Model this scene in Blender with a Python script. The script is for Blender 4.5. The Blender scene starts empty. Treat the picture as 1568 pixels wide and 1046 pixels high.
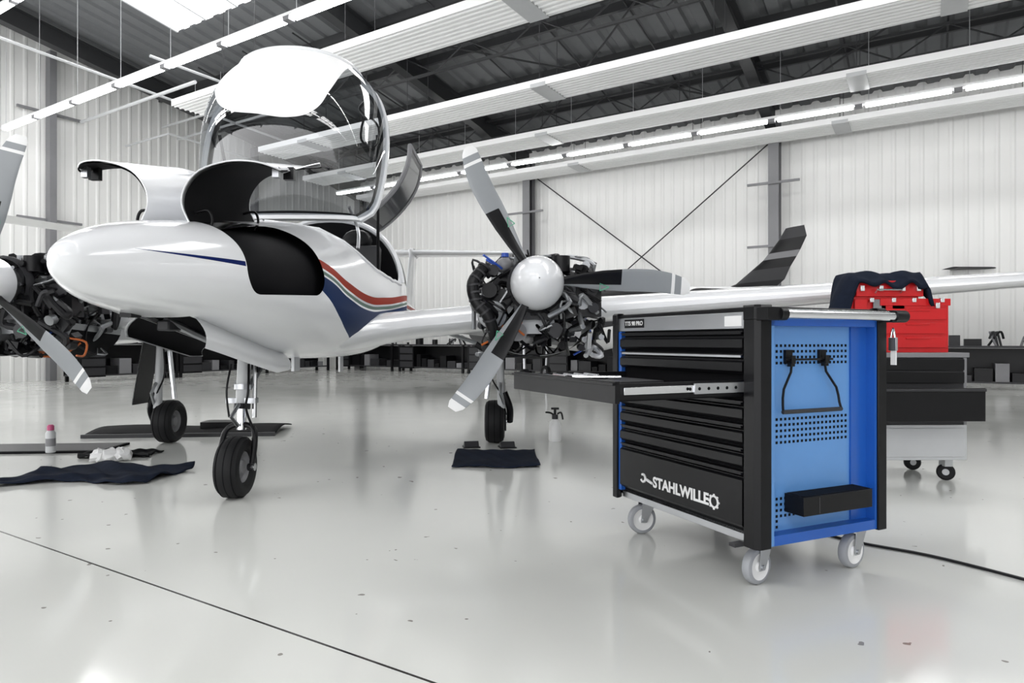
import bpy, math, random
from mathutils import Vector, Matrix
random.seed(7)
sc=bpy.context.scene
sc.view_settings.view_transform='Standard'
sc.view_settings.look='None'
sc.view_settings.exposure=0.62

# ---------------------------------------------------------------- materials
def nmath(nt,op,a,b=None,c=None):
    n=nt.nodes.new('ShaderNodeMath'); n.operation=op
    for i,v in enumerate((a,b,c)):
        if v is None: continue
        if hasattr(v,'links'): nt.links.new(v,n.inputs[i])
        else: n.inputs[i].default_value=v
    return n.outputs[0]
def ncurve(nt,inp,x0,x1,y0,y1,pts):
    mr=nt.nodes.new('ShaderNodeMapRange'); mr.inputs[1].default_value=x0; mr.inputs[2].default_value=x1
    nt.links.new(inp,mr.inputs[0])
    fc=nt.nodes.new('ShaderNodeFloatCurve'); cu=fc.mapping.curves[0]
    P=[((x-x0)/(x1-x0),(y-y0)/(y1-y0)) for x,y in pts]
    cu.points[0].location=P[0]; cu.points[1].location=P[-1]
    for p in P[1:-1]: cu.points.new(p[0],p[1])
    fc.mapping.update()
    nt.links.new(mr.outputs[0],fc.inputs['Value'])
    m=nmath(nt,'MULTIPLY',fc.outputs[0],(y1-y0))
    return nmath(nt,'ADD',m,y0)
def mixc(nt,fac,a,b):
    n=nt.nodes.new('ShaderNodeMix'); n.data_type='RGBA'
    nt.links.new(fac,n.inputs[0])
    for idx,v in ((6,a),(7,b)):
        if hasattr(v,'links'): nt.links.new(v,n.inputs[idx])
        else: n.inputs[idx].default_value=(*v,1)
    return n.outputs[2]
def mat(name,col,rough=0.5,metal=0.0,var=0.06,scale=8,emit=0,coat=0,bump=0,spec=.5):
    m=bpy.data.materials.new(name); m.use_nodes=True; nt=m.node_tree
    b=nt.nodes['Principled BSDF']
    tc=nt.nodes.new('ShaderNodeTexCoord'); no=nt.nodes.new('ShaderNodeTexNoise')
    no.inputs['Scale'].default_value=scale; no.inputs['Detail'].default_value=4
    nt.links.new(tc.outputs['Object'],no.inputs['Vector'])
    c=mixc(nt,no.outputs['Fac'],tuple(x*(1-var) for x in col),tuple(min(1,x*(1+var)) for x in col))
    nt.links.new(c,b.inputs['Base Color'])
    b.inputs['Roughness'].default_value=rough; b.inputs['Metallic'].default_value=metal
    b.inputs['Specular IOR Level'].default_value=spec
    if coat: b.inputs['Coat Weight'].default_value=coat; b.inputs['Coat Roughness'].default_value=0.05
    if emit:
        b.inputs['Emission Color'].default_value=(*col,1); b.inputs['Emission Strength'].default_value=emit
    if bump:
        bp=nt.nodes.new('ShaderNodeBump'); bp.inputs['Strength'].default_value=bump
        nt.links.new(no.outputs['Fac'],bp.inputs['Height']); nt.links.new(bp.outputs[0],b.inputs['Normal'])
    return m
WHITE=mat('aircraft_white_paint',(.80,.81,.83),.18,0,.02,coat=.4)
WHITE2=mat('satin_white',(.78,.78,.78),.4)
BLACK=mat('black_satin',(.006,.006,.007),.34,spec=.22)
BLACKM=mat('black_matte',(.004,.004,.005),.75,spec=.12)
RUB=mat('rubber',(.008,.008,.009),.6,bump=.2,scale=60,spec=.25)
CHROME=mat('chrome',(.75,.76,.78),.15,1)
STEEL=mat('brushed_steel',(.5,.51,.53),.35,1)
ALU=mat('cast_aluminium',(.33,.34,.35),.45,.8,.2)
DGREY=mat('dark_grey',(.028,.028,.031),.45,spec=.35)
MGREY=mat('mid_grey',(.2,.2,.21),.45)
LGREY=mat('light_grey',(.5,.51,.52),.35)
BLUEP=mat('blue_plastic',(.02,.08,.45),.3)
ORANGE=mat('orange_wire',(.5,.12,.02),.4)
RED=mat('red_enamel',(.55,.012,.015),.3,0,.08,spec=.35)
CARTBLUE=mat('cart_blue_enamel',(.012,.095,.42),.3,0,.05)
PEG=mat('pegboard_blue_enamel',(.11,.28,.60),.32,0,.05)
NAVY=mat('navy_cloth',(.010,.014,.026),.9,0,.4,25,bump=.6,spec=.1)
GREEN=mat('green_decal',(.1,.4,.25),.4)
DECK=mat('roof_deck_grey',(.125,.13,.135),.6,0,.1)
BEAM=mat('dark_steel_beam',(.025,.026,.028),.5,0,.1)
PANELW=mat('radiant_panel_white',(.90,.90,.90),.5,0,.02)
WALLM=mat('wall_cladding_white',(.82,.82,.805),.45,0,.03,1.5)
TUBE=mat('fluorescent_tube_glow',(1,1,1),.4,emit=12)
SKYL=mat('skylight_glow',(1,1,1),.4,emit=5.5)
PINK=mat('pink_cap',(.5,.08,.2),.4)

# ---------------------------------------------------------------- mesh builder
class B:
    def __init__(s): s.v=[];s.f=[];s.m=[];s.mats=[]
    def mi(s,m):
        if m not in s.mats: s.mats.append(m)
        return s.mats.index(m)
    def add(s,vs,fs,m):
        o=len(s.v); s.v+= [tuple(v) for v in vs]; k=s.mi(m)
        for f in fs: s.f.append(tuple(o+i for i in f)); s.m.append(k)
    def box(s,c,d,m,R=None):
        x,y,z=d[0]/2,d[1]/2,d[2]/2
        vs=[Vector((a,b,e)) for a in(-x,x) for b in(-y,y) for e in(-z,z)]
        if R is not None: vs=[R@v for v in vs]
        c=Vector(c); vs=[v+c for v in vs]
        s.add(vs,[(0,1,3,2),(4,6,7,5),(0,4,5,1),(2,3,7,6),(0,2,6,4),(1,5,7,3)],m)
    def bb(s,a,b,m):
        s.box([(a[i]+b[i])/2 for i in range(3)],[abs(b[i]-a[i]) for i in range(3)],m)
    def frame(s,ax):
        ax=Vector(ax).normalized(); h=Vector((0,0,1)) if abs(ax.z)<.9 else Vector((1,0,0))
        u=ax.cross(h).normalized(); return u,ax.cross(u).normalized(),ax
    def loft(s,rings,m,cap=True,closed=True,mf=None):
        n=len(rings[0]); o=len(s.v)
        for r in rings: s.v+=[tuple(p) for p in r]
        k=s.mi(m); 
        for i in range(len(rings)-1):
            for j in range(n if closed else n-1):
                j2=(j+1)%n
                s.f.append((o+i*n+j,o+i*n+j2,o+(i+1)*n+j2,o+(i+1)*n+j))
                s.m.append(k if mf is None else s.mi(mf(i,j)))
        if cap:
            s.f.append(tuple(o+j for j in range(n))[::-1]); s.m.append(k)
            s.f.append(tuple(o+(len(rings)-1)*n+j for j in range(n))); s.m.append(k)
    def revolve(s,prof,org,ax,m,n=24,mf=None,cap=False):
        u,w,a=s.frame(ax); org=Vector(org)
        rings=[[org+a*t+(u*math.cos(2*math.pi*j/n)+w*math.sin(2*math.pi*j/n))*r for j in range(n)] for t,r in prof]
        s.loft(rings,m,cap=cap,mf=(None if mf is None else (lambda i,j:mf(i))))
    def cyl(s,p1,p2,r,m,n=14,r2=None):
        p1=Vector(p1);p2=Vector(p2);L=(p2-p1).length
        s.revolve([(0,r),(L,r if r2 is None else r2)],p1,p2-p1,m,n,cap=True)
    def tube(s,pts,r,m,n=8,sub=5,closed=False):
        P=[Vector(p) for p in pts]
        if sub>1 and len(P)>2:
            Q=[];N=len(P)
            for i in range(N if closed else N-1):
                if closed: a,b,c,d=P[i-1],P[i],P[(i+1)%N],P[(i+2)%N]
                else: a=P[max(i-1,0)];b=P[i];c=P[i+1];d=P[min(i+2,N-1)]
                for k in range(sub):
                    t=k/sub
                    Q.append(.5*((2*b)+(c-a)*t+(2*a-5*b+4*c-d)*t*t+(3*b-a-3*c+d)*t**3))
            Q.append(P[0] if closed else P[-1]); P=Q
        u=None;rings=[]
        for i,p in enumerate(P):
            t=(P[min(i+1,len(P)-1)]-P[max(i-1,0)])
            if t.length<1e-9: t=Vector((0,0,1))
            t.normalize()
            if u is None: u=s.frame(t)[0]
            u=(u-t*u.dot(t)); u.normalize(); w=t.cross(u)
            rings.append([p+(u*math.cos(2*math.pi*j/n)+w*math.sin(2*math.pi*j/n))*r for j in range(n)])
        s.loft(rings,m)
    def ell(s,c,r,m,nu=24,nv=14):
        c=Vector(c);rings=[]
        for i in range(nv+1):
            a=-math.pi/2+math.pi*i/nv; q=max(math.cos(a),1e-3)
            rings.append([c+Vector((r[0]*q*math.cos(2*math.pi*j/nu),r[1]*q*math.sin(2*math.pi*j/nu),r[2]*math.sin(a))) for j in range(nu)])
        s.loft(rings,m)
    def grid(s,fn,nu,nv,m,mf=None,thick=0):
        o=len(s.v)
        for i in range(nu+1):
            for j in range(nv+1): s.v.append(tuple(fn(i/nu,j/nv)))
        for i in range(nu):
            for j in range(nv):
                a=o+i*(nv+1)+j; s.f.append((a,a+1,a+nv+2,a+nv+1)); s.m.append(s.mi(m if mf is None else mf((i+.5)/nu,(j+.5)/nv)))
    def done(s,name,parent=None,bevel=0,rotz=None,loc=None,ang=35,solid=0,smat=None):
        me=bpy.data.meshes.new(name); me.from_pydata(s.v,[],s.f); me.update()
        for m in s.mats: me.materials.append(m)
        for p,k in zip(me.polygons,s.m): p.material_index=k; p.use_smooth=True
        me.set_sharp_from_angle(angle=math.radians(ang))
        ob=bpy.data.objects.new(name,me); sc.collection.objects.link(ob)
        if rotz is not None: ob.rotation_euler=(0,0,rotz)
        if loc is not None: ob.location=loc
        if solid:
            md=ob.modifiers.new('s','SOLIDIFY'); md.thickness=solid; md.offset=0
            if smat is not None: me.materials.append(smat); md.material_offset=len(me.materials)-1
        if bevel:
            md=ob.modifiers.new('b','BEVEL'); md.width=bevel; md.segments=2; md.limit_method='ANGLE'; md.angle_limit=math.radians(50)
        if parent is not None:
            ob.parent=parent
            if rotz is None and loc is None: ob.matrix_parent_inverse=parent.matrix_basis.inverted()
        return ob
def empty(name,loc=(0,0,0),rotz=0):
    e=bpy.data.objects.new(name,None); e.location=loc; e.rotation_euler=(0,0,rotz); e.empty_display_size=.2
    sc.collection.objects.link(e); return e
def lerp(tab,x):
    if x<=tab[0][0]: return tab[0][1]
    for i in range(len(tab)-1):
        a,b=tab[i],tab[i+1]
        if x<=b[0]:
            t=(x-a[0])/(b[0]-a[0]); 
            m0=(b[1]-(tab[i-1][1] if i else a[1]))/(b[0]-(tab[i-1][0] if i else a[0]))*(b[0]-a[0])
            j=i+2 if i+2<len(tab) else i+1
            m1=(tab[j][1]-a[1])/(tab[j][0]-a[0])*(b[0]-a[0])
            if i==0: m0=(b[1]-a[1])*1.3
            return (2*t**3-3*t*t+1)*a[1]+(t**3-2*t*t+t)*m0+(-2*t**3+3*t*t)*b[1]+(t**3-t*t)*m1
    return tab[-1][1]

# ---------------------------------------------------------------- camera
cam=bpy.data.cameras.new('camera'); co=bpy.data.objects.new('camera',cam); sc.collection.objects.link(co)
co.location=(0,0,.88); co.rotation_euler=(math.pi/2,0,0); cam.lens=36*1035/1600; cam.sensor_width=36; cam.clip_start=.05
sc.camera=co

# ================================================================= HANGAR (s,p,z) frame
TH=-math.atan2(.5314,.8471)
def W(s,p,z=0): return Vector((.8471*s+.5314*p,-.5314*s+.8471*p,z))
S0,S1,P0,P1=-16.8,15.0,-13.0,16.0
ROOF=lambda p: 6.15+.16*(16-p) if p>1 else 8.55-.16*(1-p)
# floor
fm=bpy.data.materials.new('epoxy_floor'); fm.use_nodes=True; nt=fm.node_tree; bs=nt.nodes['Principled BSDF']
tc=nt.nodes.new('ShaderNodeTexCoord'); sx=nt.nodes.new('ShaderNodeSeparateXYZ'); nt.links.new(tc.outputs['Object'],sx.inputs[0])
n1=nt.nodes.new('ShaderNodeTexNoise'); n1.inputs['Scale'].default_value=.7; n1.inputs['Detail'].default_value=6; nt.links.new(tc.outputs['Object'],n1.inputs[0])
c0=mixc(nt,n1.outputs['Fac'],(.60,.61,.585),(.72,.725,.695))
n2=nt.nodes.new('ShaderNodeTexNoise'); n2.inputs['Scale'].default_value=14; n2.inputs['Detail'].default_value=2; nt.links.new(tc.outputs['Object'],n2.inputs[0])
sp=nmath(nt,'MULTIPLY',nmath(nt,'GREATER_THAN',n2.outputs['Fac'],.735),.8)
c1=mixc(nt,sp,c0,(.16,.14,.12))
q=nmath(nt,'ABSOLUTE',nmath(nt,'SUBTRACT',nmath(nt,'PINGPONG',nmath(nt,'SUBTRACT',sx.outputs[1],1.34),6.0),0.0))
ln=nmath(nt,'LESS_THAN',q,.0045)
c2=mixc(nt,ln,c1,(.03,.028,.025))
nt.links.new(c2,bs.inputs['Base Color'])
n3=nt.nodes.new('ShaderNodeTexNoise'); n3.inputs['Scale'].default_value=2.5; nt.links.new(tc.outputs['Object'],n3.inputs[0])
nt.links.new(nmath(nt,'ADD',nmath(nt,'MULTIPLY',n3.outputs['Fac'],.10),.07),bs.inputs['Roughness'])
bs.inputs['Specular IOR Level'].default_value=.75
b=B(); b.bb((S0-.3,P0-3,-.2),(S1+.3,P1+.3,0),fm); b.done('floor',rotz=TH)
# walls with trapezoid cladding
def clad(name,a0,a1,along,pos,ztop,inward,hole=None):
    b=B(); per=.25; 
    def P(t,d,z):
        return (t,pos+inward*d,z) if along=='s' else (pos+inward*d,t,z)
    def run(x0,x1,zb,zt):
        pts=[];x=x0
        while x<x1-1e-6:
            for dx,d in ((0,0),(.15,0),(.18,.016),(.22,.016)):
                if x+dx<x1: pts.append((x+dx,d))
            x+=per
        pts.append((x1,0))
        b.loft([[P(t,d,zb) for t,d in pts],[P(t,d,zt(t)) for t,d in pts]],WALLM,cap=False,closed=False)
    if hole is None:
        run(a0,a1,0,ztop)
    else:
        run(a0,hole[0],0,ztop); run(hole[1],a1,0,ztop); run(hole[0],hole[1],hole[2],ztop)
    return b.done(name,rotz=TH,ang=10)
clad('wall_back',S0,S1,'s',P1,lambda t:6.2,-1)
clad('wall_left',P0,P1,'p',S0,lambda t:ROOF(t)+.0,1,hole=(-3.5,5.7,4.4))
clad('wall_right',P0,P1,'p',S1,lambda t:ROOF(t)+.0,-1)
ADDGLOW=mat('added_glow_panel',(1,1,1),.4,emit=2.8)  # added glowing panel in left wall, out of view, brightens floor and aircraft
b=B(); b.add([(S0,-3.5,0),(S0,5.7,0),(S0,5.7,4.4),(S0,-3.5,4.4)],[(0,1,2,3)],ADDGLOW)
for z in (0.04,.74,1.46,2.2,2.9,3.65,4.36): b.box((S0+.03,1.1,z+.0),(.06,9.2,.08),LGREY)
for k in range(9): b.box((S0+.03,-3.46+k*9.12/8,2.2),(.06,.08,4.4),LGREY)
b.done('added_side_light_1',rotz=TH)
# roof
b=B()
SK=[(-13.4,-9.9),(-8.7,-3.6),(-2.3,3.0),(4.1,9.6)]
def deck(p0,p1,s0,s1):
    x=s0; pts=[]
    while x<s1-1e-6:
        for dx,d in ((0,0),(.2,0),(.24,.05),(.36,.05)):
            if x+dx<s1: pts.append((x+dx,d))
        x+=.4
    pts.append((s1,0))
    b.loft([[(t,p0,ROOF(p0)+d) for t,d in pts],[(t,p1,ROOF(p1)+d) for t,d in pts]],DECK,cap=False,closed=False)
deck(8.1,P1,S0,S1); 
def band(p0,p1):
    e=[S0]+[v for a in SK for v in a]+[S1]
    for i in range(0,len(e),2): deck(p0,p1,e[i],e[i+1])
band(6.6,8.1); deck(1.0,6.6,S0,S1); deck(-4,1.0-.001,S0,S1); deck(P0,-6,S0,S1); band(-6,-4)
b.done('ceiling',rotz=TH,ang=10)
b=B()
for a,c in SK:
    for p0,p1 in ((6.6,8.1),(-6,-4)):
        b.add([(a,p0,ROOF(p0)+.03),(c,p0,ROOF(p0)+.03),(c,p1,ROOF(p1)+.03),(a,p1,ROOF(p1)+.03)],[(0,1,2,3)],SKYL)
        k=a
        while k<c: b.box((k,(p0+p1)/2,ROOF((p0+p1)/2)),(.05,p1-p0,.04),LGREY,Matrix.Rotation(-.158,3,'X') if p0>0 else Matrix.Rotation(.158,3,'X')); k+=1.0
b.done('window_1',rotz=TH)
# rafters + columns
b=B(); cols=[-15.7,-9.3,-2.9,3.5,9.9]
for s in cols:
    for sg in (1,-1):
        for k,(dz0,dz1,w,th) in enumerate(((.12,.14,.22,0),(.14,.50,.02,0),(.50,.52,.22,0))):
            pa=[15.7,13.2,8,1.0] if sg==1 else [1.0,-6,-12.8]
            for p0,p1 in zip(pa[:-1],pa[1:]):
                ex0=.25 if p0==15.7 else 0
                z=[ROOF(p0)-dz0,ROOF(p1)-dz0,ROOF(p1)-dz1,ROOF(p0)-dz1]
                if k>=1: z[3]-=ex0
                if k==2: z[0]-=ex0
                vs=[(s+e*w/2,p,zz) for e in(-1,1) for p,zz in zip((p0,p1,p1,p0),z)]
                b.add(vs,[(0,1,2,3),(7,6,5,4),(0,4,5,1),(3,2,6,7),(0,3,7,4),(1,5,6,2)],BEAM)
    b.box((s,15.55,2.9),(.22,.02,5.8),MGREY); b.box((s,15.85,2.9),(.22,.02,5.8),MGREY); b.box((s,15.7,2.9),(.02,.3,5.8),DGREY)
    b.tube([(s-1.2,15.3,ROOF(15.3)-.2),(s,14.4,ROOF(14.4)-.6)],.03,BEAM,sub=1)
b.done('steel_frame',rotz=TH)
b=B()
p=15.4
while p>-12.5:
    if not (6.5<p<8.3): 
        b.box((-.9,p,ROOF(p)-.08),(31.6,.07,.16),BEAM)
    p-=1.45
for s in cols[:-1]:
    b.tube([(s,15.4,ROOF(15.4)-.2),(s+6.4,9.6,ROOF(9.6)-.2)],.02,BEAM,sub=1)
    b.tube([(s+6.4,15.4,ROOF(15.4)-.2),(s,9.6,ROOF(9.6)-.2)],.02,BEAM,sub=1)
    for j in range(1,4):
        b.tube([(s+1.6*j,15.4,ROOF(15.4)-.14),(s+1.6*j,9,ROOF(9)-.14)],.018,BEAM,sub=1)
for pg in (10.6,13.6):
    zt=ROOF(pg)-.2; zb=zt-.45; s=-15.7
    b.box((-3,pg,zb),(25.4,.05,.05),BEAM); b.box((-3,pg,zt),(25.4,.05,.05),BEAM)
    while s<9.7:
        b.tube([(s,pg,zt),(s+.8,pg,zb)],.015,BEAM,n=5,sub=1); b.tube([(s+.8,pg,zb),(s+1.6,pg,zt)],.015,BEAM,n=5,sub=1); s+=1.6
b.done('roof_purlins',rotz=TH)
b=B()
a,c=-9.3,-2.9
b.tube([(a+.15,15.8,5.4),(c-.1,15.8,.6)],.016,DGREY,sub=1); b.tube([(a+.15,15.8,.6),(c-.1,15.8,5.4)],.016,DGREY,sub=1)
for s in (-9.3,-2.9,3.5):
    for z in (3.0,4.4):
        b.box((s,15.5,z),(1.1,.05,.05),MGREY)
b.done('wall_bracing',rotz=TH)
b=B()
for p in (7.1,12.4):
    b.box((S0+.14,p,ROOF(p)/2-.1),(.2,.14,ROOF(p)-.2),MGREY)
for z in (3.6,6.0): b.box((S0+.1,7.1,z),(.06,1.3,.05),MGREY)
b.done('trim_1',rotz=TH)
# radiant panels
for i,(p,s0) in enumerate(((7.5,-12.0),(10.3,-13.2),(12.7,-14.5),(15.2,-15.0))):
    b=B(); z=5.32
    b.box(((s0+14)/2,p,z),(14-s0,.74,.03),PANELW)
    for k in range(7): b.tube([(s0,p-.31+.103*k,z-.02),(14,p-.31+.103*k,z-.02)],.020,PANELW,n=8,sub=1)
    for sg in(-1,1): b.box(((s0+14)/2,p+sg*.37,z+.03),(14-s0,.02,.12),PANELW)
    s=s0+1.5
    while s<14:
        if int((s-s0)/3)%2==0: b.box((s,p,z-.01),(.3,.77,.07),LGREY)
        for sg in(-1,1): b.tube([(s,p+sg*.32,z),(s,p+sg*.32,ROOF(p)-.05)],.006,DGREY,n=5,sub=1)
        s+=3.0
    b.done('radiant_heating_panel' if i==0 else 'radiant_heating_panel.%03d'%i,rotz=TH)
# light rows
for i,(p,s0,s1,z) in enumerate(((6.1,-16.4,-4.5,5.3),(13.55,-14.5,14,5.13),(5.0,-16,-9,6.6),(1.5,-14,12,6.4),(-3,-14,12,6.4))):
    b=B(); s=s0
    b.box(((s0+s1)/2,p,z+.07),(s1-s0,.09,.06),PANELW)
    while s+1.5<=s1:
        b.box((s+.70,p,z+.02),(1.3,.1,.05),TUBE); b.box((s+1.44,p,z+.02),(.12,.11,.06),MGREY)
        b.tube([(s+.1,p,z+.1),(s+.1,p,ROOF(p))],.005,LGREY,n=5,sub=1)
        s+=1.5
    b.done('fluorescent_light_row' if i==0 else 'fluorescent_light_row.%03d'%i,rotz=TH)
b=B()
b.tube([(-9,8.9,6.45),(4,8.9,6.45)],.07,MGREY,n=12,sub=1)
b.tube([(-16,4.5,6.9),(-8,4.5,6.9)],.03,LGREY,n=8,sub=1)
b.tube([(-16.4,9.5,6.3),(-12.5,9.5,6.3),(-12.5,7.0,6.3)],.03,LGREY,n=8,sub=1)
b.tube([(-16.4,9.9,6.1),(-12.0,9.9,6.1)],.03,LGREY,n=8,sub=1)
b.tube([(-14,12.0,6.0),(-14,5,6.3)],.03,LGREY,n=8,sub=1)
b.tube([(-16.4,7.6,5.9),(-12.0,7.6,5.9)],.035,LGREY,n=8,sub=1)
b.tube([(-16.4,8.6,5.6),(-14.6,8.6,5.6),(-14.6,11.6,5.5),(-16.4,11.6,5.5)],.025,LGREY,n=8,sub=1)
for s in (-16,-15,-14,-13,-12.5): b.tube([(s,9.5,6.3),(s,9.5,ROOF(9.5))],.008,LGREY,n=5,sub=1)
b.done('ceiling_pipes',rotz=TH)

# ================================================================= AIRCRAFT
C=-1.57
plane=empty('twin_engine_airplane',(C,4.5,0))
HWT=[(2.28,.0),(2.31,.05),(2.36,.085),(2.45,.135),(2.6,.21),(2.8,.30),(3.0,.37),(3.5,.49),(4.0,.56),(4.5,.60),(5.3,.62),(6.0,.60),(7.0,.46),(8,.27),(9.5,.16),(10.7,.09)]
ZT=[(2.28,1.170),(2.31,1.218),(2.36,1.250),(2.45,1.290),(2.6,1.342),(2.8,1.392),(3.0,1.43),(3.5,1.52),(4.0,1.605),(4.5,1.70),(5.3,1.87),(5.75,1.93),(6.3,1.95),(7,1.83),(8,1.60),(9.5,1.45),(10.7,1.40)]
ZB=[(2.28,1.170),(2.31,1.12),(2.36,1.09),(2.45,1.06),(2.6,1.028),(2.8,1.005),(3.0,.985),(3.5,.90),(4.0,.82),(4.5,.77),(5.3,.75),(6.0,.76),(7,.85),(8,1.0),(9.5,1.15),(10.7,1.22)]
def ring(Y,n=96,k=0.0,ex=2.35):
    hw=max(lerp(HWT,Y)-k,.004); zt=lerp(ZT,Y)-k; zb=lerp(ZB,Y)+k; zc=zb+(zt-zb)*.42
    if zt<zb+.01: zt=zb+.01; zc=zb+.005
    o=[]
    for j in range(n):
        a=2*math.pi*j/n; c,s_=math.cos(a),math.sin(a)
        x=hw*math.copysign(abs(c)**(2/ex),c); e=math.copysign(abs(s_)**(2/ex),s_)
        o.append((C+x,Y,zc+e*((zt-zc) if s_>0 else (zc-zb))))
    return o
ys=[2.281,2.285,2.29,2.295,2.30,2.31,2.33,2.36,2.4,2.45]+[2.5+.06*i for i in range(57)]+[5.95+.2*i for i in range(24)]
ys=sorted(set(round(y,4) for y in ys if y<=10.7))
hm=bpy.data.materials.new('fuselage_paint_livery'); hm.use_nodes=True; nt=hm.node_tree; bs=nt.nodes['Principled BSDF']; out=nt.nodes['Material Output']
tc=nt.nodes.new('ShaderNodeTexCoord'); sx=nt.nodes.new('ShaderNodeSeparateXYZ'); nt.links.new(tc.outputs['Object'],sx.inputs[0])
X,Y,Z=sx.outputs
AND=lambda *a:(a[0] if len(a)==1 else nmath(nt,'MULTIPLY',a[0],AND(*a[1:])))
GT=lambda a,c:nmath(nt,'GREATER_THAN',a,c); LT=lambda a,c:nmath(nt,'LESS_THAN',a,c)
redc=ncurve(nt,Y,3.6,7.0,.8,1.5,[(3.6,1.335),(3.8,1.30),(4.1,1.215),(4.5,1.165),(5,1.185),(6,1.27),(7,1.33)])
bluc=ncurve(nt,Y,3.6,7.0,.7,1.4,[(3.6,1.19),(3.75,1.13),(4.0,1.02),(4.3,.93),(4.7,.86),(5.3,.84),(6,.93),(7,1.05)])
d=nmath(nt,'SUBTRACT',Z,redc)
on=GT(Y,3.66)
red=AND(on,GT(d,-.026),LT(d,.026))
gre=AND(on,GT(d,-.062),LT(d,-.040))
blu=AND(on,LT(d,-.074),GT(nmath(nt,'SUBTRACT',Z,bluc),0))
lineb=AND(GT(Y,2.5),LT(Y,3.0),LT(nmath(nt,'ABSOLUTE',nmath(nt,'SUBTRACT',Z,1.232)),nmath(nt,'MULTIPLY',nmath(nt,'SUBTRACT',Y,2.48),.022)))
col=mixc(nt,red,(.80,.81,.83),(.30,.025,.01)); col=mixc(nt,gre,col,(.12,.18,.15)); col=mixc(nt,blu,col,(.004,.022,.09)); col=mixc(nt,lineb,col,(.006,.015,.10))
nt.links.new(col,bs.inputs['Base Color']); bs.inputs['Coat Roughness'].default_value=.04
anyst=nmath(nt,'MAXIMUM',nmath(nt,'MAXIMUM',red,gre),nmath(nt,'MAXIMUM',blu,lineb))
nt.links.new(nmath(nt,'ADD',.16,nmath(nt,'MULTIPLY',anyst,.2)),bs.inputs['Roughness'])
nt.links.new(nmath(nt,'SUBTRACT',.35,nmath(nt,'MULTIPLY',anyst,.35)),bs.inputs['Coat Weight'])
nt.links.new(nmath(nt,'SUBTRACT',.5,nmath(nt,'MULTIPLY',anyst,.46)),bs.inputs['Specular IOR Level'])
def rbox(ay,az,hy,hz,r,slope=0):
    cy=nmath(nt,'SUBTRACT',nmath(nt,'ABSOLUTE',nmath(nt,'SUBTRACT',Y,ay)),hy-r)
    zz=nmath(nt,'SUBTRACT',Z,nmath(nt,'MULTIPLY',nmath(nt,'SUBTRACT',Y,ay),slope))
    cz=nmath(nt,'SUBTRACT',nmath(nt,'ABSOLUTE',nmath(nt,'SUBTRACT',zz,az)),hz-r)
    cy=nmath(nt,'MAXIMUM',cy,0);cz=nmath(nt,'MAXIMUM',cz,0)
    return nmath(nt,'SUBTRACT',nmath(nt,'SQRT',nmath(nt,'ADD',nmath(nt,'MULTIPLY',cy,cy),nmath(nt,'MULTIPLY',cz,cz))),r)
lat=nmath(nt,'ABSOLUTE',nmath(nt,'SUBTRACT',X,C))
hsd=rbox(3.36,1.30,.355,.185,.12,.06)
hatch=AND(LT(hsd,0),GT(lat,.10))
sill=ncurve(nt,Y,4.1,5.9,1.2,2.2,[(4.1,1.9),(4.2,1.72),(4.35,1.58),(4.6,1.44),(5.0,1.38),(5.45,1.37),(5.62,1.42),(5.72,1.6),(5.76,2.1),(5.9,2.2)])
cock=AND(GT(Y,4.15),LT(Y,5.76),GT(nmath(nt,'SUBTRACT',Z,sill),0))
bay=AND(GT(Y,2.98),LT(Y,4.1),LT(lat,.12),LT(Z,1.05))
hole=nmath(nt,'MAXIMUM',nmath(nt,'MAXIMUM',hatch,cock),bay)
tr=nt.nodes.new('ShaderNodeBsdfTransparent'); ms=nt.nodes.new('ShaderNodeMixShader')
nt.links.new(hole,ms.inputs[0]); nt.links.new(bs.outputs[0],ms.inputs[1]); nt.links.new(tr.outputs[0],ms.inputs[2]); nt.links.new(ms.outputs[0],out.inputs[0])
b=B(); b.loft([ring(y) for y in ys],hm); b.done('fuselage',plane,ang=60)
b=B()
b.loft([ring(y,48,.05 if y<4.1 else .03) for y in (2.8,3.0,3.3,3.7,4.12)],BLACKM)
YY=[4.14+.08*i for i in range(21)]
rings=[]
for Yv in YY:
    pts=[p for p in ring(Yv,200,.03)]
    zs=lerp([(4.1,1.66),(4.2,1.62),(4.35,1.54),(4.6,1.42),(5.0,1.36),(5.8,1.355)],Yv)
    low=[p for p in pts if p[2]<zs]; low.sort(key=lambda p:math.atan2(p[2]-1.2,p[0]-C) if not(p[0]<C and p[2]>1.2) else math.atan2(p[2]-1.2,p[0]-C)-2*math.pi)
    idx=[int(round(k*(len(low)-1)/40)) for k in range(41)]
    rings.append([low[k] for k in idx])
b.loft(rings,BLACKM,cap=False,closed=False)
b.loft([ring(5.72,48,.02),ring(5.78,48,.02)],BLACKM)
b.done('interior_liner',plane)
b=B()
b.ell((C,4.42,1.50),(.47,.28,.11),BLACK)
b.box((C,4.62,1.4),(.9,.05,.22),BLACKM)
for sx_ in(-.27,.27):
    b.box((C+sx_,5.2,1.12),(.42,.45,.12),DGREY)
    b.box((C+sx_,5.48,1.38),(.40,.1,.6),DGREY,Matrix.Rotation(-.25,3,'X'))
    b.ell((C+sx_,5.56,1.72),(.13,.06,.1),BLACK,16,8)
    b.tube([(C+sx_,4.95,1.1),(C+sx_+.02,4.8,1.35),(C+sx_,4.75,1.5)],.015,BLACK)
b.done('cockpit_interior',plane,bevel=.02)
b=B()
arch=[p for p in ring(5.77,120,.0) if p[2]>1.36]
arch.sort(key=lambda p:math.atan2(p[2]-1.2,p[0]-C))
b.tube([Vector(p) for p in arch],.028,WHITE,n=10,sub=1)
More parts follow.
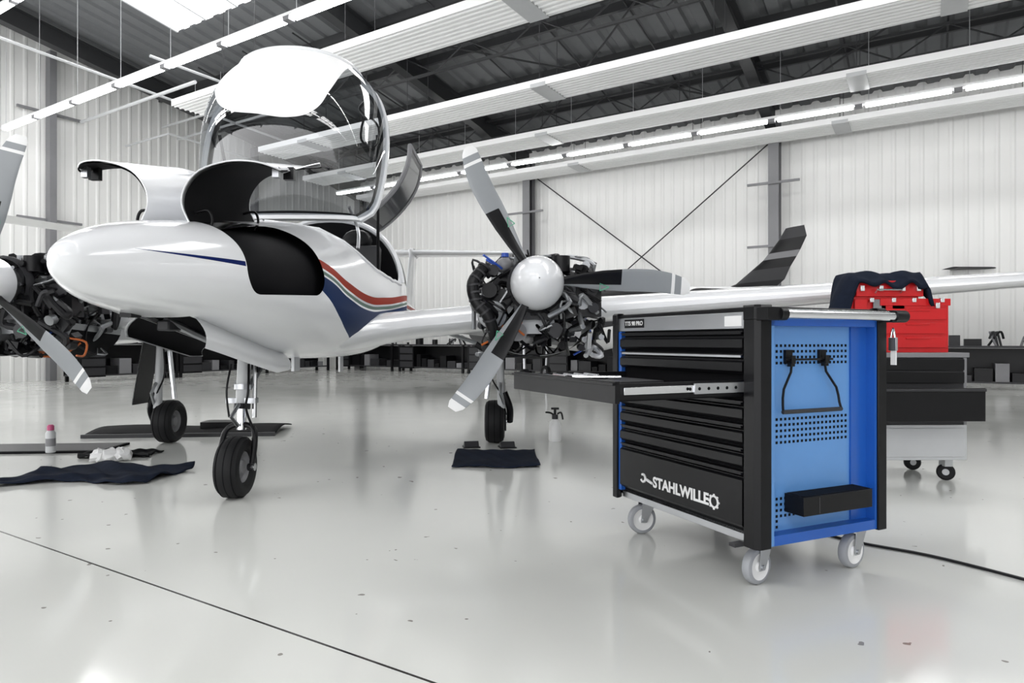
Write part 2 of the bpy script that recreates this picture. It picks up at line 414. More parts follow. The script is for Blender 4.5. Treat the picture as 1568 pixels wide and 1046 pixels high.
for sgn in(1,-1):
    sl=[]
    for Yv in [4.2+.1*i for i in range(16)]:
        zs=lerp([(4.1,1.7),(4.2,1.68),(4.35,1.57),(4.6,1.44),(5.0,1.38),(5.8,1.37)],Yv)
        pts=[p for p in ring(Yv,400) if (p[0]-C)*sgn>0 and p[2]>1.3]
        sl.append(min(pts,key=lambda p:abs(p[2]-zs)))
    b.tube([Vector(p) for p in sl],.014,WHITE,n=8,sub=1)
b.done('cockpit_frame',plane)
b=B()
def rearwin(u,v,off=.006):
    Yv=5.95+.75*u; r=ring(Yv,360,-off); z=1.42+.34*v*(1-.25*u)
    pts=[p for p in r if p[0]>C]; return min(pts,key=lambda p:abs(p[2]-z)+(0 if p[2]>1.2 else 9))
b.grid(lambda u,v:rearwin(u,v),10,8,BLACK)
b.done('rear_window',plane)
# nose baggage doors (open, both sides)
def ndoor(sg,name):
    b=B(); sc_l=.93 if sg>0 else .88
    def fn(u,v):
        Yv=2.99+.74*u
        hz=lerp(ZT,Yv)-.01
        prof=[(.12,0),(.085,.08),(.10,.16),(.17,.235),(.30,.275),(.43,.28),(.52,.265)]
        t=v*(len(prof)-1); i=min(int(t),len(prof)-2); f=t-i
        p0,p1=prof[i],prof[i+1]
        q0=prof[max(i-1,0)]; q3=prof[min(i+2,len(prof)-1)]
        def cr(a,b_,c,d): return .5*((2*b_)+(c-a)*f+(2*a-5*b_+4*c-d)*f*f+(3*b_-a-3*c+d)*f**3)
        k=1.0+.1*u
        la=cr(q0[0],p0[0],p1[0],q3[0]); zz=cr(q0[1],p0[1],p1[1],q3[1])
        e=max(0,(v-.68)/.32); du=(u-.5)*(1-.5*(1-math.sqrt(max(0,1-e*e*.98))))
        Yv=2.99+.74*(.5+du)
        return (C+sg*la*k*sc_l,Yv,hz+zz*k)
    b.grid(fn,24,36,WHITE)
    def fn2(u,v):
        e=.012; x,y,z=fn(e+u*(1-2*e),.03+v*.955)
        return (x+sg*.008,y,z-.012)
    b.grid(fn2,24,36,BLACKM)
    for uu in (0,1): b.tube([fn(uu,v/24) for v in range(25)],.004,WHITE,n=6,sub=1)
    b.tube([fn(u/14,1) for u in range(15)],.004,WHITE,n=6,sub=1)
    x,y,z=fn(.25,.97); b.box((x,y,z-.03),(.05,.03,.06),BLACK)
    x,y,z=fn(.1,.93); b.box((x,y,z-.03),(.03,.03,.05),STEEL)
    for u in(.12,.85):
        a=Vector(fn(u,.08)); b.tube([a+Vector((0,0,.01)),a+Vector((sg*.06,0,.02)),a+Vector((sg*.08,0,-.03)),a+Vector((sg*.06,0,-.08))],.007,BLACK)
    b.done(name,plane,ang=60)
ndoor(1,'nose_door_right'); ndoor(-1,'nose_door_left')
# canopy
gm=bpy.data.materials.new('canopy_acrylic'); gm.use_nodes=True; nt=gm.node_tree; bs=nt.nodes['Principled BSDF']; out=nt.nodes['Material Output']
tc=nt.nodes.new('ShaderNodeTexCoord'); sx=nt.nodes.new('ShaderNodeSeparateXYZ'); nt.links.new(tc.outputs['Object'],sx.inputs[0]); X,Y,Z=sx.outputs
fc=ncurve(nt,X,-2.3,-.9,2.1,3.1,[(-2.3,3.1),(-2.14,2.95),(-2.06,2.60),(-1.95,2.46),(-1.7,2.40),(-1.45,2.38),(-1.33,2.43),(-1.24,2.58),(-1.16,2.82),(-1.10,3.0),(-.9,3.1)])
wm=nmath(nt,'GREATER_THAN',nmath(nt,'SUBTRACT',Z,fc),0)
tr=nt.nodes.new('ShaderNodeBsdfTransparent'); tr.inputs[0].default_value=(.60,.62,.64,1)
gl=nt.nodes.new('ShaderNodeBsdfGlossy'); gl.inputs['Roughness'].default_value=.02
fr=nt.nodes.new('ShaderNodeLayerWeight'); fr.inputs[0].default_value=.35
f2=nmath(nt,'ADD',nmath(nt,'MULTIPLY',fr.outputs['Facing'],.42),.07)
m1=nt.nodes.new('ShaderNodeMixShader'); nt.links.new(f2,m1.inputs[0]); nt.links.new(tr.outputs[0],m1.inputs[1]); nt.links.new(gl.outputs[0],m1.inputs[2])
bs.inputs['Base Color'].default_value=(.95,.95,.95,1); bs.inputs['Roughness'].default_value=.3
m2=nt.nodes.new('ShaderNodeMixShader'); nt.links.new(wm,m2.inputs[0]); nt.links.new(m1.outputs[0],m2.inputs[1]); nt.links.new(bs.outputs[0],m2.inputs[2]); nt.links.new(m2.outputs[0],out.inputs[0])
CH=[(0,.50),(.05,.575),(.15,.62),(.45,.655),(.8,.645),(1.05,.57),(1.2,.45)]
CD=[(0,.04),(.1,.16),(.3,.32),(.6,.44),(.9,.46),(1.2,.38)]
up=Vector((0,.30,.954)); fw=Vector((0,-.954,.30)); base=Vector((C,4.66,1.73))
def can(u,v,sc_=1.0):
    v=v*1.2; a=math.pi*u; hw=lerp(CH,v)*sc_; dd=lerp(CD,v)*sc_
    return base+up*(v*.955)+Vector((-math.cos(a)*hw,0,0))+fw*(dd*math.sin(a)**.8)
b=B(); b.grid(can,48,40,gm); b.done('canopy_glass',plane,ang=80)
b=B()
rim=[can(0,v/20) for v in range(20,-1,-1)]+[can(u/20,0) for u in range(1,20)]+[can(1,v/20) for v in range(21)]
def strip(pts,w0,w1,f0,f1,m):
    rings=[]
    for p in pts:
        d=(p-(base+up*.6)); d=Vector((d.x,0,0))+up*d.dot(up); d.normalize()
        rings.append([p+fw*f0-d*w0,p+fw*f1-d*w0,p+fw*f1+d*w1,p+fw*f0+d*w1])
    b.loft(rings,m)
strip(rim,.026,.016,-.012,.02,WHITE); strip(rim,.052,-.026,-.008,.010,BLACK)
top=[can(u/30,1) for u in range(31)]
b.tube([Vector(p) for p in top],.016,WHITE,n=8,sub=1)
# interior bracket pieces and direct vision window frame
b.tube([can(.80,.42)-Vector((.0,-.012,0)),can(.88,.42)-Vector((.0,-.012,0)),can(.90,.56)-Vector((.0,-.012,0)),can(.82,.58)-Vector((.0,-.012,0))],.008,BLACK,n=6,sub=4,closed=True)
for sg in(-1,1):
    b.tube([base+Vector((sg*.42,.02,.1)),base+Vector((sg*.46,.12,-.05)),Vector((C+sg*.5,4.6,1.52))],.012,STEEL)
    b.tube([base+up*.7+Vector((sg*.58,0,0)),Vector((C+sg*.52,5.2,1.4))],.012,BLACK,sub=1)
b.tube([base+up*.85+Vector((.5,.03,0)),base+up*.95+Vector((.42,.06,0)),base+up*1.02+Vector((.48,.03,0))],.012,BLACK)
b.done('canopy_frame',plane)
TINT=mat('tinted_window',(.07,.074,.08),.08)
b=B()
def rd(u,v):
    return Vector((C+.22+.50*math.sin(v*1.5)*(1-.12*v),5.92+.66*u,1.97+.66*v**1.15))
fmf=lambda u,v: (DGREY if (u<.12 or u>.88 or v<.12 or v>.88) else TINT)
b.grid(rd,20,20,WHITE,mf=fmf)
b.tube([rd(0,v/12) for v in range(13)]+[rd(u/8,1) for u in range(1,9)]+[rd(1,v/12) for v in range(11,-1,-1)],.016,MGREY,n=8,sub=1)
b.done('rear_door',plane,solid=.012)
# wings
AF=[(0,0),(.012,.022),(.05,.045),(.15,.075),(.3,.088),(.5,.078),(.75,.042),(1,.003),(1,-.003),(.75,-.02),(.5,-.04),(.3,-.048),(.15,-.043),(.05,-.03),(.012,-.016)]
def wing(b,secs,m,vert=False):
    rings=[]
    for (x,y,z,c,t) in secs:
        rings.append([(x,y+a*c,z+h*c*t) if not vert else (x+h*c*t,y+a*c,z) for a,h in AF])
    b.loft(rings,m)
for sg,nm in((1,'wing_right'),(-1,'wing_left')):
    b=B()
    secs=[(.30,4.25,.90,2.2,1.0),(.50,4.42,.925,1.95,1.0),(.62,4.60,.95,1.70,1.05),(.85,4.76,.985,1.52,1.1),(1.3,4.84,1.03,1.42,1.15),(2.2,4.88,1.10,1.32,1.15),(4.0,4.98,1.235,1.15,1.1),(6.0,5.1,1.385,.92,1.0),(6.35,5.25,1.45,.7,.9),(6.55,5.5,1.62,.5,.8),(6.62,5.7,1.9,.35,.7)]
    wing(b,[(C+sg*x,y,z,c,t) for x,y,z,c,t in secs],WHITE)
    b.done(nm,plane,ang=50)
b=B()
wing(b,[(C,9.6,1.35,1.1,.6),(C,9.9,1.8,.9,.6),(C,10.2,2.28,.72,.6)],WHITE,True)
wing(b,[(C-1.6,10.35,2.27,.5,.8),(C,10.2,2.27,.72,.8),(C+1.6,10.35,2.27,.5,.8)],WHITE)
b.ell((C,10.55,2.28),(.07,.4,.07),WHITE)
b.done('tail',plane,ang=50)

# propeller
GRB=mat('blade_grey_paint',(.26,.275,.29),.35)
def prop(cx,cz,azs,name):
    b=B(); cy=4.05
    b.revolve([(-.31,.004),(-.305,.03),(-.28,.065),(-.22,.107),(-.14,.14),(-.06,.158),(.02,.166),(.08,.166),(.085,.15),(.09,.0)],(cx,cy-.0,cz),(0,1,0),WHITE,36)
    b.cyl((cx,cy+.06,cz),(cx,cy+.16,cz),.09,ALU)
    st=[(.12,.05,.045,50),(.19,.075,.035,44),(.28,.105,.024,36),(.40,.132,.018,30),(.55,.145,.014,24),(.70,.142,.012,20),(.82,.128,.010,17),(.90,.105,.008,15),(.935,.06,.005,15)]
    for az in azs:
        a=math.radians(az); rad=Vector((math.cos(a),0,math.sin(a))); tan=Vector((-math.sin(a),0,math.cos(a))); ax=Vector((0,-1,0))
        rings=[]; n=16
        SS=[]
        for i in range(len(st)-1):
            for k in range(4):
                t=k/4; SS.append(tuple(st[i][q]*(1-t)+st[i+1][q]*t for q in range(4)))
        SS.append(st[-1])
        for r,c,th,tw in SS:
            tw=math.radians(tw); cd=tan*math.cos(tw)+ax*math.sin(tw); nd=ax*math.cos(tw)-tan*math.sin(tw)
            sweep=-.05*max(0,(r-.6)/.335)**2+.015
            rings.append([Vector((cx,cy,cz))+rad*r+cd*(c/2*math.cos(2*math.pi*j/n)+sweep)+nd*(th/2*math.sin(2*math.pi*j/n)) for j in range(n)])
        def mf(i,j,SS=SS):
            r=SS[i][0]
            if r>.80: 
                return WHITE2 if (r>.86 or r<.835) else GRB
            if r<.5 and (j<5 or j>=11): return BLACK
            return GRB
        b.loft(rings,GRB,mf=mf)
        o=Vector((cx,cy,cz))+rad*.40-Vector((0,.022,0))-tan*.03
        tri=[o+rad*.035,o-rad*.02+tan*.022,o-rad*.02-tan*.022]
        b.tube(tri,.003,GREEN,n=4,sub=1,closed=False); b.tube([tri[2],tri[0]],.003,GREEN,n=4,sub=1)
    b.done(name,plane,ang=50)
PX,PZ=C+1.725,1.24
prop(PX,PZ,(119,238,0),'propeller_right')
LX=C-1.68
prop(LX,PZ,(-43,77,197),'propeller_left')
def engine(cx,name,sg,seed):
    rnd=random.Random(seed); b=B(); z=1.19
    b.cyl((cx,4.13,PZ),(cx,4.22,PZ),.13,ALU,20); b.revolve([(0,.17),(.03,.19),(.05,.19),(.05,.10)],(cx,4.2,PZ),(0,1,0),DGREY,24)
    for k in range(8):
        a=k*math.pi/4; b.cyl((cx+.15*math.cos(a),4.17,PZ+.15*math.sin(a)),(cx+.15*math.cos(a),4.25,PZ+.15*math.sin(a)),.012,CHROME,8)
    b.box((cx,4.55,z),(.28,.66,.34),DGREY); b.box((cx,4.55,z+.17),(.2,.62,.08),BLACK); b.box((cx,4.55,z-.2),(.24,.5,.12),ALU)
    for k in range(4):
        b.cyl((cx+.05,4.33+.14*k,z+.2),(cx+.05,4.33+.14*k,z+.25),.03,ALU,12)
        b.tube([(cx-.14,4.33+.14*k,z+.08),(cx-.24,4.33+.14*k,z+.10),(cx-.29,4.36+.14*k,z-.0)],.024,DGREY)
        b.tube([(cx+.14,4.33+.14*k,z+.08),(cx+.24,4.33+.14*k,z+.06),(cx+.28,4.36+.14*k,z-.04)],.022,ALU)
    b.cyl((cx-.30,4.25,z+.02),(cx-.30,4.85,z-.02),.05,BLACK); b.cyl((cx+.30,4.25,z-.06),(cx+.30,4.85,z-.06),.045,ALU)
    b.revolve([(0,.04),(.02,.09),(.07,.1),(.1,.06),(.12,.05)],(cx-.28,4.22,z-.14),(0,1,0),ALU,20)
    pp=[(cx-.33,4.2,z+.16),(cx-.40,4.16,z+.06),(cx-.38,4.15,z-.06),(cx-.30,4.15,z-.16),(cx-.26,4.2,z-.32),(cx-.28,4.35,z-.42)]
    b.tube(pp,.038,BLACK,n=12)
    for i in range(14):
        t=i/13*(len(pp)-1); k=min(int(t),len(pp)-2); f=t-k; q=Vector(pp[k]).lerp(Vector(pp[k+1]),f); dq=Vector(pp[k+1])-Vector(pp[k]); dq.normalize()
        b.cyl(q-dq*.006,q+dq*.006,.044,DGREY,12)
    b.box((cx+.34,4.32,z-.02),(.16,.12,.26),BLACK); 
    b.cyl((cx+.34,4.25,z+.03),(cx+.34,4.27,z+.03),.06,DGREY,18)
    b.cyl((cx+.16,4.28,z+.14),(cx+.16,4.28,z+.24),.06,BLACK,16); b.cyl((cx+.30,4.3,z+.14),(cx+.36,4.5,z+.17),.05,BLACK,14)
    b.ell((cx-.2,4.32,z+.19),(.06,.06,.05),MGREY,14,8); b.cyl((cx-.2,4.32,z+.24),(cx-.2,4.32,z+.265),.025,BLUEP,12)
    b.cyl((cx-.12,4.2,z-.25),(cx-.12,4.42,z-.25),.06,MGREY); b.cyl((cx+.12,4.22,z-.24),(cx+.12,4.4,z-.24),.05,DGREY)
    for dx,dz in((-.3,.18),(.3,.18),(-.26,-.26),(.26,-.26)):
        b.tube([(cx+dx*.5,4.35,z+dz*.6),(cx+dx,4.95,z+dz)],.014,LGREY,sub=1)
        b.tube([(cx+dx*.5,4.35,z-dz*.4),(cx+dx,4.95,z+dz)],.012,LGREY,sub=1)
    for k in range(140):
        p=Vector((cx+rnd.uniform(-.36,.42),rnd.uniform(4.16,4.8),z+rnd.uniform(-.34,.24))); pts=[p]
        for q in range(rnd.randint(2,4)):
            p=p+Vector((rnd.uniform(-.14,.14),rnd.uniform(-.12,.14),rnd.uniform(-.14,.12)))
            p.x=min(max(p.x,cx-.42),cx+.46); p.z=min(max(p.z,z-.40),z+.26); p.y=max(p.y,4.14); pts.append(p.copy())
        m=rnd.choice([BLACK,BLACK,BLACK,DGREY,DGREY,ALU,STEEL,MGREY,BLUEP,ORANGE,WHITE2] if k%4==0 else [BLACK,DGREY,BLACK,BLACK,ALU])
        b.tube(pts,rnd.choice([.006,.008,.011,.016,.022]) if m not in (BLUEP,ORANGE,WHITE2) else .007,m,n=7,sub=4)
    for k in range(90):
        p=Vector((cx+rnd.uniform(-.38,.42),rnd.uniform(4.18,4.7),z+rnd.uniform(-.36,.22)))
        R=Matrix.Rotation(rnd.uniform(0,3),3,'Y')@Matrix.Rotation(rnd.uniform(-.4,.4),3,'X')
        if k%2: b.box(p,[rnd.uniform(.02,.08) for _ in range(3)],rnd.choice([BLACK,DGREY,ALU,BLACK,DGREY]),R)
        else:
            d=R@Vector((0,1,0)); b.cyl(p,p+d*rnd.uniform(.02,.08),rnd.uniform(.01,.04),rnd.choice([BLACK,DGREY,ALU,DGREY]),12)
    def tray(u,v):
        a=math.pi*(u-.5)*1.0; return Vector((cx+.36*math.sin(a),4.25+.65*v,z-.18-.22*math.cos(a)-.04*v))
    b.grid(tray,16,6,BLACKM,mf=lambda u,v:(ALU if (u<.08 or u>.92 or v<.1) else BLACKM))
    b.box((cx,4.96,z-.02),(.62,.03,.5),ALU)
    b.done(name,plane)
    b=B(); rings=[]
    for Yv,hw,zt,zb in ((4.93,.34,1.42,.86),(5.1,.35,1.43,.85),(5.5,.34,1.42,.86),(6.0,.30,1.38,.92),(6.5,.22,1.30,1.0),(6.9,.1,1.2,1.06),(7.05,.01,1.14,1.12)):
        r=[]
        for j in range(32):
            a=2*math.pi*j/32; c,s_=math.cos(a),math.sin(a)
            r.append((cx+hw*math.copysign(abs(c)**.8,c),Yv,(zt+zb)/2+(zt-zb)/2*math.copysign(abs(s_)**.8,s_)))
        rings.append(r)
    b.loft(rings,WHITE); b.done(name+'_nacelle',plane,ang=50)
engine(PX,'engine_right',1,3); engine(LX,'engine_left',-1,5)
def wheel(b,c,R,Wd,ax=(1,0,0)):
    pr=[(-Wd*.30,R*.50),(-Wd*.44,R*.58),(-Wd*.5,R*.74),(-Wd*.44,R*.9),(-Wd*.30,R*.975),(-Wd*.12,R),(Wd*.12,R),(Wd*.30,R*.975),(Wd*.44,R*.9),(Wd*.5,R*.74),(Wd*.44,R*.58),(Wd*.30,R*.50)]
    b.revolve(pr,c,ax,RUB,40)
    for k in(-.3,0,.3): b.revolve([(Wd*k-.003,R*.985),(Wd*k-.003,R*(1.003 if k==0 else .98)),(Wd*k+.003,R*(1.003 if k==0 else .98)),(Wd*k+.003,R*.985)],c,ax,BLACKM,40)
    b.revolve([(-Wd*.32,.001),(-Wd*.32,R*.2),(-Wd*.2,R*.28),(-Wd*.18,R*.42),(-Wd*.32,R*.5),(-Wd*.30,R*.54),(Wd*.30,R*.54),(Wd*.32,R*.5),(Wd*.18,R*.42),(Wd*.2,R*.28),(Wd*.32,R*.2),(Wd*.32,.001)],c,ax,MGREY,28)
b=B(); nx,ny=C+.01,3.74; R=.172
wheel(b,(nx,ny,R),R,.14)
for sg in(-1,1):
    b.tube([(nx+sg*.09,ny,R),(nx+sg*.092,ny+.04,R+.14),(nx+sg*.07,ny+.07,R+.21),(nx,ny+.08,R+.235)],.017,BLACK,n=10)
    b.cyl((nx+sg*.07,ny,R),(nx+sg*.11,ny,R),.022,CHROME)
b.cyl((nx,ny+.08,R+.2),(nx,ny+.10,.58),.026,CHROME,18)
b.cyl((nx,ny+.09,.50),(nx,ny+.14,.92),.038,LGREY,20); b.cyl((nx,ny+.085,.49),(nx,ny+.09,.52),.046,BLACK,18)
b.cyl((nx,ny+.10,.60),(nx,ny+.104,.63),.048,STEEL,18)
b.tube([(nx,ny+.04,.52),(nx,ny-.06,.46),(nx,ny+.03,R+.23)],.012,STEEL,sub=1)
b.tube([(nx+.07,ny+.09,.44),(nx+.06,ny+.14,.85)],.013,CHROME,sub=1); b.box((nx,ny+.09,.54),(.17,.05,.03),STEEL)
b.tube([(nx-.04,ny+.1,.62),(nx-.05,ny+.45,.85)],.018,ALU,sub=1); b.tube([(nx+.04,ny+.1,.62),(nx+.05,ny+.45,.85)],.018,ALU,sub=1)
b.tube([(nx+.05,ny+.06,.75),(nx+.07,ny+.0,.6),(nx+.05,ny+.02,.5),(nx+.08,ny+.05,.38)],.007,BLACK)
b.tube([(nx-.05,ny+.06,.75),(nx-.06,ny+.02,.6),(nx-.05,ny+.03,.45)],.006,BLACK)
b.done('nose_gear',plane)
b=B()
for sg in(1,-1):
    Lg=1.15 if sg>0 else .75; H=.15 if sg>0 else .10
    def fn(u,v,sg=sg,Lg=Lg,H=H):
        Yv=3.0+Lg*u; z0=lerp(ZB,Yv)+.014
        return Vector((C+sg*(.125+.05*v+.03*math.sin(v*3)),Yv,z0-H*v*(1-.25*max(0,u-.8)/.2)))
    b.grid(fn,24,8,WHITE)
    b.grid(lambda u,v:fn(.02+.96*u,.04+.92*v)-Vector((sg*.006,0,0)),20,6,BLACKM)
b.done('nose_gear_door',plane)
b=B()
b.tube([(C-.05,3.1,.98),(C-.02,3.5,.88),(C,3.85,.8)],.02,STEEL)
b.tube([(C+.05,3.3,.92),(C+.02,3.6,.86),(C,3.85,.9)],.012,BLACK)
b.box((C-.06,3.15,.955),(.06,.12,.05),DGREY)
b.done('gear_bay_mechanism',plane,bevel=.008)
def maingear(cx,sg,name):
    b=B(); y=5.78; R=.185
    wheel(b,(cx,y,R),R,.17)
    b.cyl((cx+sg*.02,y,R),(cx+sg*.15,y,R),.02,CHROME); b.cyl((cx+sg*.085,y,R),(cx+sg*.10,y,R),.085,DGREY,20)
    b.tube([(cx+sg*.13,y,R),(cx+sg*.13,y-.06,R+.12),(cx+sg*.08,y-.08,R+.26)],.03,BLACK,n=10)
    b.cyl((cx+sg*.06,y-.08,R+.12),(cx+sg*.04,y-.06,.92),.034,LGREY,18); b.cyl((cx+sg*.06,y-.08,R+.2),(cx+sg*.05,y-.075,R+.34),.024,CHROME,18)
    b.cyl((cx-sg*.07,y-.05,R+.2),(cx+sg*.0,y-.02,.9),.022,CHROME,14)
    b.tube([(cx+sg*.05,y-.12,R+.34),(cx+sg*.05,y-.2,R+.26),(cx+sg*.08,y-.1,R+.16)],.012,STEEL,sub=1)
    b.tube([(cx,y-.1,.86),(cx-sg*.03,y-.14,.6),(cx+sg*.06,y-.1,.42),(cx+sg*.1,y-.08,.25)],.007,BLACK)
    b.tube([(cx+sg*.04,y-.05,.8),(cx-sg*.4,y,.95)],.018,ALU,sub=1)
    def fn(u,v): return Vector((cx+sg*(.13+.1*v)+.0,y-.16+.26*u,.92-.58*v))
    b.grid(fn,4,8,BLACK); b.grid(lambda u,v:fn(u,v)+Vector((sg*.008,0,0)),4,8,WHITE2)
    b.done(name,plane)
maingear(C+1.42,1,'main_gear_right'); maingear(C-1.42,-1,'main_gear_left')
b=B()
b.box((C+.1,4.5,.73),(.02,.12,.1),WHITE); b.box((C+.2,5.3,.70),(.015,.1,.12),WHITE); b.box((C-.1,2.9,.995),(.05,.08,.02),BLACK)
b.tube([(C+3.2,5.1,1.12),(C+3.2,4.95,1.06),(C+3.2,4.8,1.06)],.006,STEEL)
b.done('underside_fittings',plane)

# ================================================================= background aircraft
def bgplane(name,loc,rot,dark=True,ttail=True,scale=1.0):
    e=empty(name,loc,rot)
    b=B(); T=[(-3.0,.03,1.2,1.15),(-2.8,.2,1.35,1.0),(-2.2,.38,1.5,.85),(-1.4,.52,1.65,.72),(-.6,.58,1.95,.68),(.4,.56,2.0,.7),(1.4,.42,1.92,.85),(2.6,.22,1.78,1.15),(4.0,.14,1.68,1.32),(5.2,.08,1.60,1.42)]
    rings=[]
    for y,hw,zt,zb in T:
        rings.append([(hw*math.cos(2*math.pi*j/28),y,(zt+zb)/2+(zt-zb)/2*math.sin(2*math.pi*j/28)) for j in range(28)])
    def mf(i,j):
        a=360*(j+.5)/28
        if 3<=i<=6 and (12<a<70 or 110<a<168) : return BLACK
        if dark and (a<20 or a>340 or 160<a<200): return DGREY
        return WHITE2
    b.loft(rings,WHITE2,mf=mf)
    for sg in(1,-1):
        wing(b,[(sg*.3,-.9,.85,1.5,1),(sg*1.7,-.7,1.0,1.3,1),(sg*4.6,-.4,1.25,1.0,1),(sg*4.9,-.2,1.5,.5,.8)],MGREY if dark else WHITE2)
        b.loft([[(sg*1.7+r*math.cos(2*math.pi*j/20),y,1.12+r*math.sin(2*math.pi*j/20)) for j in range(20)] for y,r in((-2.1,.02),(-2.0,.12),(-1.85,.16),(-1.8,.26),(-1,.3),(0,.24),(.8,.03))],DGREY if dark else WHITE2)
        for az in(20,140,260):
            a=math.radians(az); b.loft([[(sg*1.7+rr*math.cos(a)-w*q*math.sin(a),-1.92+th,1.12+rr*math.sin(a)+w*q*math.cos(a)) for q,th in((-1,0),(0,-.01),(1,0),(0,.01))] for rr,w in((.1,.03),(.4,.06),(.75,.06),(.93,.03))],MGREY)
        b.cyl((sg*1.5,.1,.2),(sg*1.5,.05,.95),.03,STEEL); wheel(b,(sg*1.5,.1,.18),.18,.14)
    b.cyl((0,-2.0,.2),(0,-1.95,.8),.03,STEEL); wheel(b,(0,-2.0,.17),.17,.12)
    F=[(3.9,1.5,1.3),(4.25,1.75,1.0),(4.5,2.0,.82),(4.62,2.1,.74),(4.72,2.2,.7),(4.85,2.32,.62)] if ttail else [(3.5,1.58,1.3),(4.1,1.70,.9),(4.4,1.86,.70),(4.62,1.98,.58),(4.72,2.06,.54),(4.9,2.22,.46),(5.02,2.36,.30)]
    rings=[[(h*c*.6,y+a*c,z) for a,h in AF] for y,z,c in F]
    b.loft(rings,DGREY,mf=lambda i,j:[BLACK,DGREY,BLACK,MGREY,BLACK,DGREY][i] if dark else WHITE2)
    zt=2.32 if ttail else 1.50
    wing(b,[(-1.5,4.95,zt,.42,.7),(0,4.85,zt,.6,.8),(1.5,4.95,zt,.42,.7)],DGREY if dark else WHITE2)
    b.done('airframe',e,rotz=0,ang=45)
    return e
def place(name,tail,head,dark=True,tt=True):
    h=Vector(head).normalized(); ang=math.atan2(h.x,-h.y)
    loc=Vector((tail[0],tail[1],0))+Vector((h.x,h.y,0))*5.0
    return bgplane(name,loc,ang,dark,tt)
place('parked_airplane',(3.58,8.7),(-.40,.915),True,False)
place('parked_airplane.001',(-6.3,7.4),(-.75,.35),False)
bgplane('parked_airplane.002',(10.9,8.2,0),.15,True)

# ================================================================= MAIN TOOL CART
CASTW=mat('castor_tread_grey',(.30,.31,.33),.5)
def castor(b,x,y,r=.062,rot=0,wm=LGREY):
    R=Matrix.Rotation(rot,3,'Z'); c=Vector((x,y,r)); ax=R@Vector((0,1,0)); fd=R@Vector((1,0,0))
    b.revolve([(-.018,.74*r),(-.018,.84*r),(-.015,.95*r),(-.008,r),(.008,r),(.015,.95*r),(.018,.84*r),(.018,.74*r)],c,ax,CASTW,32)
    b.revolve([(-.016,.001),(-.019,.2*r),(-.012,.3*r),(-.012,.55*r),(-.018,.75*r),(.018,.75*r),(.012,.55*r),(.012,.3*r),(.019,.2*r),(.016,.001)],c,ax,WHITE2,24)
    top=c+Vector((0,0,r+.018))+fd*.03
    b.cyl(top,top+Vector((0,0,.018)),.033,wm,20); b.box(top+Vector((0,0,.022)),(.09,.09,.006),wm,R)
    for sg in(-1,1):
        o=ax*sg*.025
        vs=[c+o-fd*.014-Vector((0,0,.012)),c+o+fd*.014-Vector((0,0,.012)),c+o+fd*.062+Vector((0,0,r+.02)),c+o-fd*.004+Vector((0,0,r+.02))]
        o2=ax*sg*.0025; vs=[v-o2 for v in vs]+[v+o2 for v in vs]
        b.add(vs,[(0,1,2,3),(7,6,5,4),(0,4,5,1),(1,5,6,2),(2,6,7,3),(3,7,4,0)],STEEL)
        b.cyl(c+ax*sg*.02,c+ax*sg*.034,.009,STEEL,10)
    b.box(c+Vector((0,0,r+.018))+fd*.03,(.066,.056,.006),wm,R)
cart=empty('tool_trolley',(.848,2.28,0),math.atan2(.417,.909))
D,L=.66,.90
b=B()
b.bb((.03,.02,.175),(D-.02,L-.02,.19),BLACK); b.bb((.02,.04,.19),(.03,L-.04,.93),BLACKM)
b.bb((D-.03,.03,.19),(D-.02,L-.03,.95),CARTBLUE)
b.bb((.03,L-.03,.19),(D-.03,L-.02,.95),CARTBLUE)
b.bb((.02,.06,.165),(.045,L-.05,.205),STEEL)
b.bb((-.002,.055,.925),(.05,L-.045,.985),STEEL)
b.bb((.0,.0,.985),(D,L,1.0),BLACK)
b.bb((.03,.03,1.0),(D-.03,L-.03,1.004),DGREY)
b.bb((.004,.05,.20),(.05,.063,.925),CARTBLUE); b.bb((-.002,L-.070,.20),(.05,L-.045,.925),CARTBLUE)
b.done('carcass',cart,bevel=.004,rotz=0)
b=B()
def pillar(cx,cy,sx_,sy_,w=.058):
    c=.016
    pts=[(c,0),(w,0),(w,.014),(w*.85,.03),(.03,w*.85),(.014,w),(0,w),(0,c)]
    pts=[(cx+sx_*p[0],cy+sy_*p[1]) for p in pts]
    if sx_*sy_<0: pts=pts[::-1]
    b.loft([[(x,y,z) for x,y in pts] for z in(.16,.96)],BLACK)
    pts2=[((x-(cx+sx_*w/2))*1.04+(cx+sx_*w/2),(y-(cy+sy_*w/2))*1.04+(cy+sy_*w/2)) for x,y in pts]
    b.loft([[(x,y,.955) for x,y in pts2],[(x,y,1.0) for x,y in pts2],[(x+sx_*.006,y+sy_*.006,1.008) for x,y in pts2]],BLACK)
pillar(-.012,-.008,1,1,.066); pillar(-.012,L+.0,1,-1,.050); pillar(D+.0,-.008,-1,1,.06); pillar(D,L,-1,-1)
b.done('corner_pillars',cart,rotz=0,bevel=.003,ang=30)
zt=.918; hs=[.072,.072,.072,.072,.072,.072,.20]; b=B(); dz=[]
